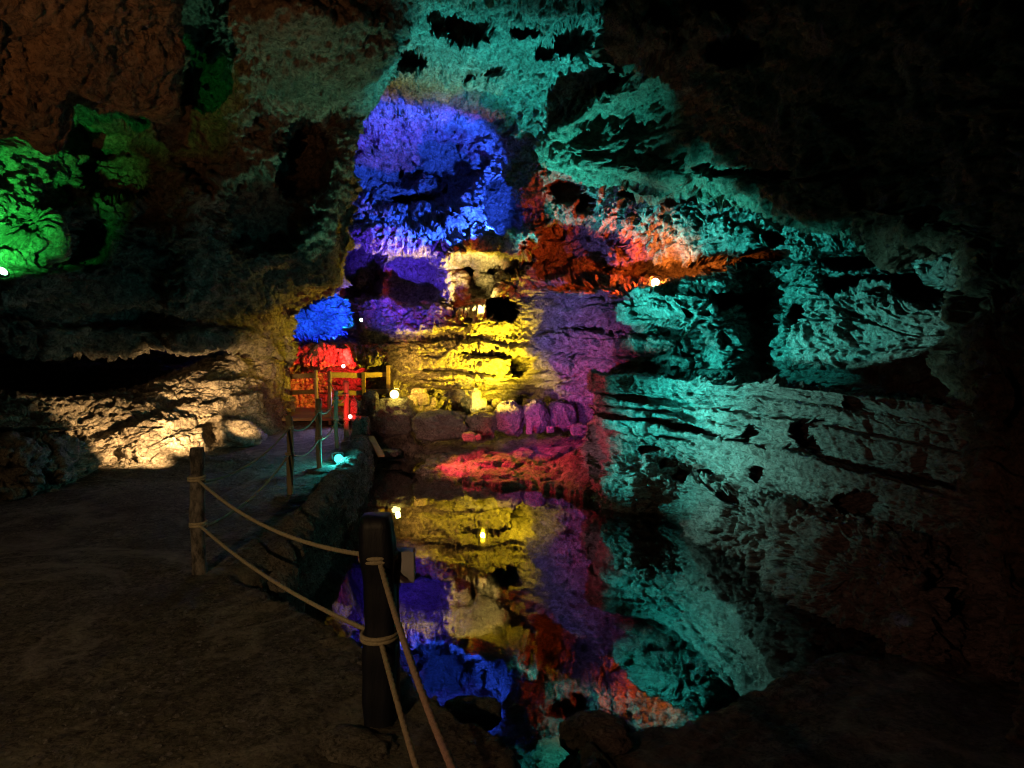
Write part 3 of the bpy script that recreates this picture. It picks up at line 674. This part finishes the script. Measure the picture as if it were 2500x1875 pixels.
def box_mesh(name, c, s, mat, parent=None, bev=.004, rot=(0, 0, 0)):
    bm = bmesh.new(); bmesh.ops.create_cube(bm, size=1)
    for v in bm.verts: v.co = Vector((v.co.x * s[0], v.co.y * s[1], v.co.z * s[2]))
    if bev: bmesh.ops.bevel(bm, geom=list(bm.edges), offset=bev, segments=2, affect='EDGES')
    bmesh.ops.rotate(bm, cent=(0, 0, 0), matrix=Matrix.Rotation(rot[2], 3, 'Z') @ Matrix.Rotation(rot[1], 3, 'Y') @ Matrix.Rotation(rot[0], 3, 'X'), verts=bm.verts)
    bmesh.ops.translate(bm, vec=c, verts=bm.verts)
    me = bpy.data.meshes.new(name); bm.to_mesh(me); bm.free(); me.materials.append(mat)
    o = bpy.data.objects.new(name, me); COL.objects.link(o)
    if parent: o.parent = parent
    return o

def post(base, h, r, mat, label, ties, grp='rope barrier posts along the path', squarish=0, lean=0, cap=None):
    e = empty('barrier_post', base); tag(e, label, 'post', grp)
    n = 26; zs = np.linspace(-.15, h, n)
    sd_ = random.random() * 50
    pts = [(lean * z + .006 * math.sin(z * 7 + sd_), .006 * math.sin(z * 5 + 2 + sd_), z) for z in zs]
    rr = [r * (1.0 + .06 * math.sin(z * 13 + sd_) + .04 * math.sin(z * 31 + sd_)) for z in zs]; rr[-1] *= .86
    sq = (lambda an, L: 1 + squarish * abs(math.sin(2 * an)) ** 1.5) if squarish else (lambda an, L: 1 + .05 * math.sin(3 * an + L * 4) + .03 * math.sin(5 * an))
    child(tube_mesh('shaft', pts, rr, mat, 20, sides_r=sq), e)
    for z in ties:                                  # rope wound round the post
        tp = []
        for k in range(40):
            an = k / 39 * 2 * math.pi * 2.2
            tp.append((lean * z + math.cos(an) * (r * 1.12 + squarish * r * .3), math.sin(an) * (r * 1.12 + squarish * r * .3), z + (k / 39 - .5) * .035))
        child(tube_mesh('rope_tie', tp, .009, M_rope, 8), e)
    return e
ZP = .45
def gpost(px, py): return gp(px, py, ZP)
pC = at(930, 1790, 3.05); pC[2] = ZP
pA = gpost(488, 1400); pB = gpost(710, 1216); pD = gpost(780, 1150); pE = at(822, 1094, 9.9); pE[2] = ZP
pF = at(846, 1050, 10.9); pF[2] = ZP; pH = at(806, 1035, 12.2); pH[2] = ZP; pG = at(774, 1030, 12.5); pG[2] = ZP
pN = np.array([.17, .85, ZP])
post(pC, .87, .06, M_darkpost, 'thick dark blue-black wooden post nearest the camera at the pool edge', [.70, .37], squarish=.3)
eA = post(pA, .83, .044, M_patchy, 'peeling dark and grey wooden post with flat stones showing above it', [.63, .33], squarish=.08)
post(pB, .80, .031, M_wood, 'bare tan bamboo-like post left of the turquoise lit one', [.66, .42])
post(pD, .80, .031, M_wood, 'slim round post lit turquoise by the floodlight beside it', [.66, .36])
post(pE, .75, .027, M_wood, 'thin tan post standing behind the cyan floodlight', [.66, .38])
post(pF, .80, .036, M_wood, 'slim post lit red by the lamp at its foot, beside the red upright stone', [.6, .25])
post(pH, .85, .032, M_wood, 'dark slender post at the entrance of the footbridge, right one of the pair', [.7])
post(pG, .85, .032, M_wood, 'dark slender post at the entrance of the footbridge, left one of the pair', [.7])
def rope(a, za, b, zb, sag, label, r=.012, n=70):
    a = Vector((a[0], a[1], a[2] + za)); b = Vector((b[0], b[1], b[2] + zb)); pts = []
    for i in range(n):
        t = i / (n - 1); p = a.lerp(b, t); p.z -= sag * 4 * t * (1 - t); pts.append(p)
    o = tube_mesh('rope', pts, r, M_rope, 12, lobes=3, twist=60)
    return tag(o, label, 'rope', 'ropes strung between the path posts')
rope(pN, .66, pC, .70, .14, 'thick upper rope running from the dark near post out of the bottom of the view', .0118, 240)
rope(pN, .34, pC, .37, .11, 'thick lower rope running from the dark near post out of the bottom of the view', .0112, 240)
rope(pC, .70, pA, .63, .10, 'upper rope sagging between the dark near post and the peeling post', .0105, 200)
rope(pC, .37, pA, .33, .06, 'lower rope between the dark near post and the peeling post', .0105, 200)
rope(pA, .60, pB, .66, .10, 'upper rope from the peeling post to the bare tan post', .010)
rope(pA, .30, pB, .42, .10, 'lower rope from the peeling post to the bare tan post', .010)
rope(pB, .66, pD, .66, .09, 'short upper rope lit turquoise between the tan and turquoise posts', .009)
rope(pB, .42, pD, .36, .09, 'short lower rope between the tan and turquoise posts', .009)
rope(pD, .66, pE, .66, .09, 'upper rope from the turquoise post to the thin post behind the floodlight', .009)
rope(pD, .36, pE, .38, .08, 'lower rope from the turquoise post to the thin post behind the floodlight', .009)
rope(pE, .66, pF, .6, .09, 'upper rope from the thin post to the red lit post', .009)
rope(pE, .38, pF, .25, .08, 'lower rope from the thin post to the red lit post', .009)
rope(pF, .66, pH, .7, .12, 'rope rising from the red lit post to the footbridge post', .009)
# concrete pads
for p, lb in ((pB, 'thin round concrete pad round the foot of the bare tan post'), (pD, 'thin round concrete pad round the foot of the turquoise lit post')):
    o = rock_obj('concrete_pad', (p[0] + .1, p[1], ZP + .012), (.22, .2, .03), 111 + p[0], M_stone, 4, 0, fine=.5); tag(o, lb, 'concrete pad', 'pads at post feet')

# junction box behind near post
e = empty('junction_box', (pC[0] + .085, pC[1] + .05, 1.10)); tag(e, 'small pale grey metal junction box fixed behind the dark near post', 'junction box')
box_mesh('casing', (0, 0, 0), (.11, .07, .125), M_box, e); box_mesh('lid', (.002, -.037, 0), (.112, .006, .129), M_box, e, .002)
box_mesh('hinge', (.058, -.02, .02), (.006, .012, .03), M_box, e, .001)
tube = tube_mesh('conduit', [(-.02, 0, -.06), (-.02, .01, -.3), (-.02, .0, -.66)], .009, M_box, 10); child(tube, e)

# ================================================================== FOOTBRIDGE
Yb = 13.0
fb = empty('wooden_fence', at(820, 1000, Yb)); tag(fb, 'sawn timber two-rail fence on the far footbridge, yellow lit', 'fence')
O0 = np.array(fb.location)
def loc(px, py, Y=Yb): return Vector(at(px, py, Y) - O0)
def bar(name, a, b, h, d, mat, par):
    a = Vector(a); b = Vector(b); L = (b - a).length; mid = (a + b) / 2
    v = b - a; rz = math.atan2(v.y, v.x); ry = -math.asin(v.z / L)
    return box_mesh(name, mid, (L, d, h), mat, par, .006, (0, ry, rz))
def rails(x0, x1, y0, y1, Y0, Y1, hh):
    bar('rail', loc(x0, y0, Y0), loc(x1, y1, Y1), hh, .035, M_plank, fb)
rails(660, 770, 921, 917, 13.4, 12.6, .085); rails(806, 884, 915, 917, 12.6, 12.9, .09); rails(888, 944, 916, 914, 12.9, 13.1, .085)
rails(680, 770, 960, 956, 13.4, 12.6, .075); rails(818, 884, 960, 959, 12.7, 12.9, .08); rails(888, 944, 957, 955, 12.9, 13.1, .08)
rails(806, 884, 984, 983, 12.7, 12.9, .1)
for x, yt, yb, Y in ((888, 908, 990, 12.85), (948, 892, 984, 13.05), (660, 905, 990, 13.45)):
    a = loc(x, yb, Y); b = loc(x, yt, Y); box_mesh('fence_post', ((a + b) / 2), (.06, .06, (b - a).length), M_plank, fb, .004)
dk = empty('footbridge_deck', at(820, 1005, 13.0)); tag(dk, 'low plank deck of the far footbridge behind the posts', 'deck')
O0d = np.array(dk.location)
for i in range(9):
    a = Vector(at(690, 996, 12.1 + i * .17) - O0d); b = Vector(at(905, 996, 12.1 + i * .17) - O0d); z = -.01
    a.z = z; b.z = z
    bar('plank', a, b, .04, .155, M_plank, dk)
# leaning plank at kerb end
a = gp(905, 1052, .5); b = gp(930, 1116, 0.0)
pl = bar('leaning_plank', at(905, 1066, 10.6), at(931, 1114, 9.9), .025, .09, M_plank, None); tag(pl, 'pale narrow board leaning from the wall end into the red water', 'plank')

# ================================================================== LAMPS
def look(o, tgt):
    d = Vector(tgt) - o.location; o.rotation_euler = d.to_track_quat('-Z', 'Y').to_euler()
def spot(name, loc_, tgt, col, watt, ang=70, blend=.6, rad=.03):
    l = bpy.data.lights.new(name, 'SPOT'); l.color = col; l.energy = watt; l.spot_size = math.radians(ang); l.spot_blend = blend; l.shadow_soft_size = rad
    o = bpy.data.objects.new(name, l); COL.objects.link(o); o.location = Vector(loc_); look(o, tgt); return o
def point(name, loc_, col, watt, rad=.03):
    l = bpy.data.lights.new(name, 'POINT'); l.color = col; l.energy = watt; l.shadow_soft_size = rad
    o = bpy.data.objects.new(name, l); COL.objects.link(o); o.location = Vector(loc_); return o

def fixture(locv, tgt, col, strength, size, label, name='floodlight', lenscol=None):
    """round floodlight: can, rim, lens, bracket; local -Z is the beam"""
    e = empty(name, locv); tag(e, label, 'floodlight', 'coloured cave floodlights'); look(e, tgt)
    s = size
    prof = [(0.0, .9), (.35, .88), (.6, .6), (.9, .2), (1.0, 0), (1.05, -.12), (.95, -.12), (.86, .0)]
    bm = bmesh.new(); rings = []
    for r, z in prof:
        rings.append([bm.verts.new((max(r, .01) * s * math.cos(2 * math.pi * k / 24), max(r, .01) * s * math.sin(2 * math.pi * k / 24), z * s)) for k in range(24)])
    for i in range(len(rings) - 1):
        for k in range(24): bm.faces.new((rings[i][k], rings[i][(k + 1) % 24], rings[i + 1][(k + 1) % 24], rings[i + 1][k]))
    bmesh.ops.recalc_face_normals(bm, faces=bm.faces)
    me = bpy.data.meshes.new('housing'); bm.to_mesh(me); bm.free(); me.materials.append(M_metal)
    for p in me.polygons: p.use_smooth = True
    h = bpy.data.objects.new('housing', me); COL.objects.link(h); h.parent = e
    bm = bmesh.new(); bmesh.ops.create_uvsphere(bm, u_segments=20, v_segments=10, radius=.88 * s)
    for v in bm.verts: v.co.z *= .28
    me = bpy.data.meshes.new('lens'); bm.to_mesh(me); bm.free(); me.materials.append(emit_mat('lamp_lens', lenscol or col, strength))
    for p in me.polygons: p.use_smooth = True
    l = bpy.data.objects.new('lens', me); COL.objects.link(l); l.parent = e
    br = tube_mesh('bracket', [(-1.15 * s, 0, .3 * s), (-1.15 * s, 1.1 * s, .5 * s), (0, 1.35 * s, .6 * s), (1.15 * s, 1.1 * s, .5 * s), (1.15 * s, 0, .3 * s)], .09 * s, M_metal, 8); child(br, e)
    return e

TEAL = (.02, .85, .62); BLUE = (.01, .025, 1.0); PURP = (.22, .12, 1.0); YEL = (1.0, .64, .015); RED = (1.0, .02, .015); ORG = (1.0, .08, .01)
GRN = (.04, 1.0, .10); WARM = (1.0, .58, .22)

exec_lights = not DEBUG
w = bpy.data.worlds.new('World'); scene.world = w; w.use_nodes = True
w.node_tree.nodes['Background'].inputs[0].default_value = (.5, .6, .6, 1); w.node_tree.nodes['Background'].inputs[1].default_value = .0008 if not DEBUG else .25
if DEBUG:
    spot('debug_light', (-2, -1, 4), (0, 12, 1), (1, 1, 1), 6000, 150)

V = lambda px, py, Y: Vector(at(px, py, Y))
# cyan floodlight on the path edge
c1 = V(827, 1120, 8.75); fixture(c1, V(1250, 960, 5.5), (.04, .9, .85), 5.0, .058, 'small floodlight glowing cyan beside the turquoise lit post')
# orange lamp on the right ledge
c2 = V(1600, 690, 9.7); fixture(c2, V(1450, 760, 6.0), (1, .55, .2), 40, .06, 'small blazing orange floodlight on the ledge of the right wall', lenscol=(1, .6, .25))
c3 = V(22, 660, 6.5)
fixture(V(5, 662, 6.5), V(300, 300, 6), (.4, 1, .5), 10, .05, 'floodlight glowing green on the left ledge at the edge of view')
c4 = V(882, 781, 13.2); fixture(c4, V(960, 770, 12.4), (.4, 1, .7), 25, .03, 'tiny green glowing floodlight at the right end of the blue opening')
c5 = V(842, 893, 13.35); fixture(c5 + Vector((0, -.12, .0)), V(900, 850, 9), (1, .45, .4), 12, .035, 'tiny pink glowing red floodlight in front of the red wall above the fence')
c9 = V(855, 1017, 10.35); fixture(c9, V(900, 950, 7), (1, .35, .3), 12, .03, 'tiny red floodlight at the foot of the red lit upright stone')
c6 = V(966, 966, 12.15); fixture(c6 + Vector((-.02, 0, .02)), V(1050, 900, 10), (1, .8, .15), 8, .08, 'bright yellow floodlight behind the leftmost big boulder', lenscol=(1, .85, .25))
c7 = V(1250, 935, 12.7)
if not DEBUG:
    # teal family
    T2 = (.04, .88, .76)
    spot('teal_beam', c1 + Vector((.14, 0, .08)), V(1850, 840, 8.1), T2, 1900, 30, .8)
    spot('teal_block_beam', c1 + Vector((.15, -.02, .06)), V(1720, 1030, 8.0), T2, 1100, 34, 1)
    spot('teal_upper_beam', c1 + Vector((.14, .05, .1)), V(1800, 555, 9.2), T2, 3600, 27, .8)
    spot('teal_front_beam', V(560, 800, 9.3), V(1880, 840, 8.4), T2, 2600, 19, 1)
    spot('grey_green_beam', c1 + Vector((.1, -.3, .3)), V(2000, 1010, 7.0), (.22, .85, .70), 1300, 38, 1)
    spot('grey_low_beam', (-1.6, 7.2, .55), V(1900, 1150, 6.6), (.34, .75, .62), 330, 46, 1)
    spot('teal_roof_beam', V(1240, 1010, 10.5), V(1290, 190, 10.3), T2, 2700, 66, .9)
    spot('teal_wall_beam', V(1290, 600, 10.9), V(1660, 570, 9.9), T2, 700, 36, .9)
    spot('dome_beam', V(870, 1030, 10.5), V(780, 110, 8.5), (.25, 1, .5), 260, 50, .9)
    # blue
    spot('blue_beam', V(1215, 545, 12.2), V(930, 430, 14.8), (.025, .09, 1), 3400, 105, .6)
    spot('blue_rim_beam', V(1040, 960, 9.8), V(1070, 290, 13), (.05, .2, 1), 900, 26, .8)
    spot('blue_window_lamp', V(800, 800, 15.3), V(745, 765, 17.2), BLUE, 1500, 150, .5)
    spot('teal_window_beam', V(840, 790, 14.9), V(745, 730, 17), (.02, .5, 1), 300, 90, .5)
    spot('blue_low_beam', V(880, 1040, 9.6), V(975, 570, 14), (.09, .035, 1.0), 4200, 38, 1)
    spot('violet_beam', V(880, 1040, 10.1), V(1480, 800, 11.4), (.34, .22, 1), 700, 66, 1)
    spot('violet_boulder_beam', V(1180, 1010, 9.6), V(1310, 1040, 11.4), (.55, .08, .8), 190, 44, 1)
    spot('rose_corner_beam', (-1.55, 7.6, .6), V(1450, 1060, 9.3), (1, .35, .5), 170, 26, 1)
    spot('rose_bank_beam', (-1.5, 7.9, .75), V(1110, 1050, 11.6), (1, .42, .30), 260, 40, 1)
    # yellow
    spot('yellow_beam', V(1236, 968, 12.4), V(1100, 800, 13.3), YEL, 1200, 140, 1)
    spot('yellow_side_beam', V(1180, 1000, 11.6), V(1380, 900, 12.8), (1, .62, .05), 280, 60, 1)
    spot('yellow_spark_beam', V(1240, 930, 12.7), V(1235, 860, 13.0), YEL, 160, 150, .6)
    spot('yellow_ridge_beam', V(1190, 765, 12.4), V(1110, 620, 13.4), (1, .68, .16), 650, 84, .8)
    spot('yellow_low_beam', V(965, 945, 12.2), V(1100, 900, 13.4), (1, .5, .06), 220, 110, .8)
    spot('yellow_shelf_beam', V(1178, 868, 12.8), V(1180, 1115, 10.6), YEL, 420, 44, .9)
    # red
    spot('red_arch_beam', c5, V(760, 850, 14.4), RED, 330, 130, .6)
    spot('red_shelf_beam', (-1.5, 10.6, .75), (1.2, 10.6, .1), (1, .02, .06), 700, 100, 1)
    spot('orange_beam', c2 + Vector((-.05, -.05, .06)), V(1390, 630, 11.4), (1, .06, .006), 700, 74, .6)
    spot('orange_glow_beam', V(1600, 678, 9.75), V(1640, 655, 10.5), (1, .2, .02), 150, 150, .6)
    # green
    spot('green_beam', V(5, 650, 6.15), V(-20, 560, 6.85), GRN, 520, 62, 1)
    spot('green_streak_beam', V(110, 500, 7.4), V(300, 320, 8.25), GRN, 26, 50, .8)
    # warm
    spot('warm_beam', V(452, 1105, 8.3), V(270, 1075, 9.1), WARM, 520, 60, 1)
    spot('warm_slope_beam', V(440, 1105, 8.6), V(470, 965, 10.7), WARM, 900, 52, .9)
    spot('warm_low_beam', V(600, 1040, 9.6), V(585, 1000, 11), WARM, 70, 70, .8)
    spot('brown_beam', (-2.4, -1.8, 3.2), (-2.2, 3.4, .4), (1, .62, .27), 330, 56, 1)
    spot('brown_roof_beam', (-2.2, -1, 1.2), V(110, 0, 5.2), (1, .38, .12), 620, 32, .9)
    spot('yellow_pillar_beam', V(1150, 1002, 12.45), V(1163, 975, 12.9), (1, .85, .2), 60, 60, .6)
    spot('red_post_beam', V(853, 1016, 10.4), V(856, 975, 10.8), RED, 30, 110, .6)
    spot('violet_path_beam', V(850, 960, 12.6), (-3.2, 8.6, .45), (.5, .4, 1), 90, 50, 1)
    point('cyan_lens_glow', c1 + Vector((.02, -.16, .06)), (.05, .9, .8), 14, .05)
    point('orange_lens_glow', c2 + Vector((-.03, -.1, .03)), (1, .25, .04), 6, .04)
    point('yellow_lens_glow', c6 + Vector((.03, -.12, .06)), (1, .75, .1), 8, .04)
    spot('brown_bank_beam', (-2.0, -.8, 2.2), V(2150, 1440, 5.4), (1, .40, .24), 90, 34, 1)

# ================================================================== CAMERA
cam = bpy.data.cameras.new('Camera'); cam.lens = f / 2500 * 36; cam.sensor_width = 36; cam.clip_end = 200
co = bpy.data.objects.new('Camera', cam); COL.objects.link(co); co.location = (0, 0, HC); co.rotation_euler = (math.pi / 2 - TH, 0, 0)
scene.camera = co
scene.view_settings.view_transform = 'Standard'; scene.view_settings.look = 'None'; scene.view_settings.gamma = 1
scene.view_settings.exposure = 0
scene.cycles.max_bounces = 6; scene.cycles.diffuse_bounces = 1; scene.cycles.sample_clamp_indirect = 4
scene.cycles.use_adaptive_sampling = False; scene.cycles.filter_width = 1.15; scene.cycles.use_denoising = True; scene.cycles.denoising_input_passes = 'RGB_ALBEDO_NORMAL'; scene.cycles.denoising_prefilter = 'ACCURATE'
